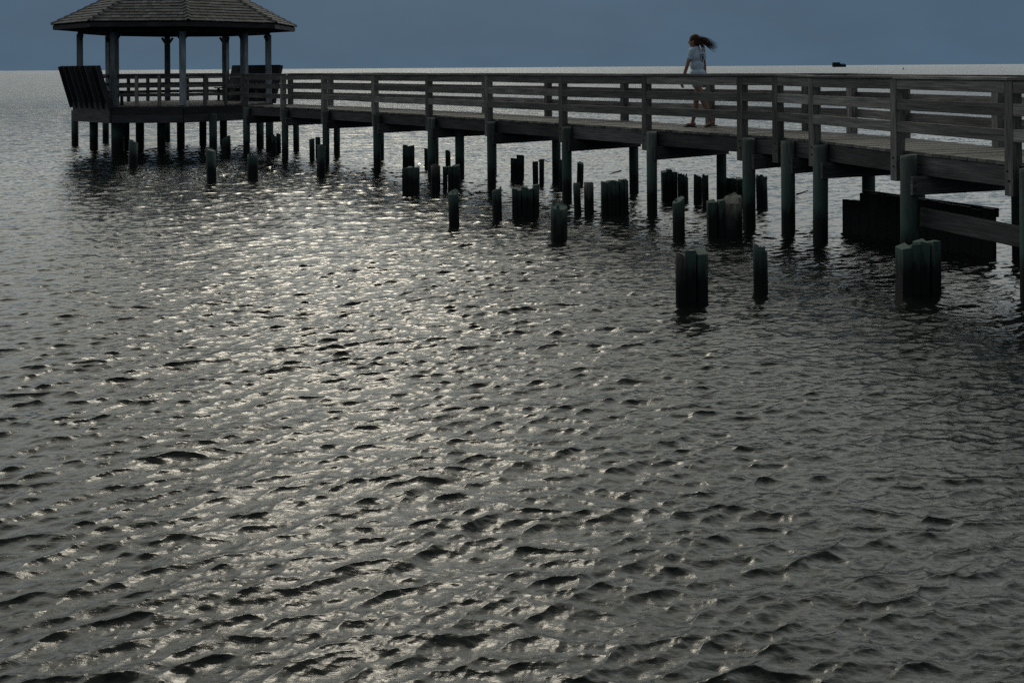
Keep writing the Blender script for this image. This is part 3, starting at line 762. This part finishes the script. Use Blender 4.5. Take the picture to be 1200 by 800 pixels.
# thin cloud glowing round the hidden sun; dark storm bank low down
ns = N(nt,'ShaderNodeTexNoise', i_Scale=3.2, i_Detail=6.0, i_Roughness=.55); 
mpn = N(nt,'ShaderNodeMapping'); mpn.inputs['Scale'].default_value = (1,1,2.6); L(nv.outputs[0], mpn.inputs[0]); L(mpn.outputs[0], ns.inputs[0])
cl = ramp(nt, [(.3,g(.6)),(.7,g(1.3))], ns.outputs[0])
glow = ramp(nt, [(0.0,(.27,.29,.31,1)),(.5,(.24,.26,.28,1)),(.74,(.5,.54,.55,1)),(.87,(1.15,1.22,1.19,1)),(.95,(1.28,1.33,1.25,1)),(.985,(1.42,1.42,1.25,1)),(1.0,(1.8,1.7,1.4,1))], dt.outputs['Value'])
mr = N(nt,'ShaderNodeMapRange'); mr.inputs[1].default_value = -1; mr.inputs[2].default_value = 1; L(dt.outputs['Value'], mr.inputs[0]); L(mr.outputs[0], glow.inputs[0])
m1 = N(nt,'ShaderNodeMix', data_type='RGBA', blend_type='MULTIPLY'); m1.inputs[0].default_value = 1; L(glow.outputs[0], m1.inputs[6]); L(cl.outputs[0], m1.inputs[7])
zf = N(nt,'ShaderNodeMapRange', interpolation_type='SMOOTHSTEP'); zf.inputs[1].default_value = .62; zf.inputs[2].default_value = .93; zf.inputs[3].default_value = 1; zf.inputs[4].default_value = .2; L(sx.outputs[2], zf.inputs[0])
mzf = N(nt,'ShaderNodeMix', data_type='RGBA', blend_type='MULTIPLY'); mzf.inputs[0].default_value = 1; L(m1.outputs[2], mzf.inputs[6]); L(zf.outputs[0], mzf.inputs[7]); m1 = mzf
bank = N(nt,'ShaderNodeMapRange', interpolation_type='SMOOTHSTEP'); bank.inputs[1].default_value = .075; bank.inputs[2].default_value = .27; L(sx.outputs[2], bank.inputs[0])
# storm-bank colour: blue grey, a trace lighter towards the horizon
lowc = ramp(nt, [(0.0,(.070,.122,.183,1)),(.05,(.060,.110,.170,1)),(1.0,(.055,.095,.16,1))], sx.outputs[2])
ms = N(nt,'ShaderNodeTexNoise', i_Scale=9.0, i_Detail=4.0); L(mpn.outputs[0], ms.inputs[0]); mv = ramp(nt, [(.3,g(.94)),(.7,g(1.06))], ms.outputs[0])
lw_ = N(nt,'ShaderNodeMix', data_type='RGBA', blend_type='MULTIPLY'); lw_.inputs[0].default_value = 1; L(lowc.outputs[0], lw_.inputs[6]); L(mv.outputs[0], lw_.inputs[7])
m2 = N(nt,'ShaderNodeMix', data_type='RGBA'); L(bank.outputs[0], m2.inputs[0]); L(lw_.outputs[2], m2.inputs[6]); L(m1.outputs[2], m2.inputs[7])
# a little clear-sky light through it all
sk = N(nt,'ShaderNodeMix', data_type='RGBA', blend_type='MIX'); sk.inputs[0].default_value = 0.02; L(m2.outputs[2], sk.inputs[6])
sks = N(nt,'ShaderNodeMix', data_type='RGBA', blend_type='MULTIPLY'); sks.inputs[0].default_value = 1; L(sky.outputs[0], sks.inputs[6]); sks.inputs[7].default_value = g(.09); L(sks.outputs[2], sk.inputs[7])
L(sk.outputs[2], bg.inputs[0]); bg.inputs[1].default_value = 1.0
sl = bpy.data.lights.new('sun','SUN'); sl.energy = .5; sl.angle = math.radians(13); sl.color = (1,.93,.78)
so = bpy.data.objects.new('sun', sl); COL.objects.link(so); so.rotation_euler = (-sd).to_track_quat('-Z','Y').to_euler()

# ------------------------------------------------------------------ camera
cam = bpy.data.cameras.new('camera'); co = bpy.data.objects.new('camera', cam); COL.objects.link(co); S.camera = co
cam.sensor_width = 36; cam.lens = F*36/1200; cam.shift_y = -(400-CY)/1200; cam.clip_start = .05; cam.clip_end = 40000
co.matrix_world = Matrix.Translation((0,0,EYE)) @ Matrix.Rotation(math.pi/2,4,'X') @ Matrix.Rotation(-math.atan(TAN),4,'Z')
S.view_settings.view_transform = 'Standard'; S.view_settings.look = 'None'; S.view_settings.exposure = 0
S.render.engine = 'CYCLES'; S.cycles.max_bounces = 6; S.cycles.use_denoising = False; S.cycles.sample_clamp_indirect = 6
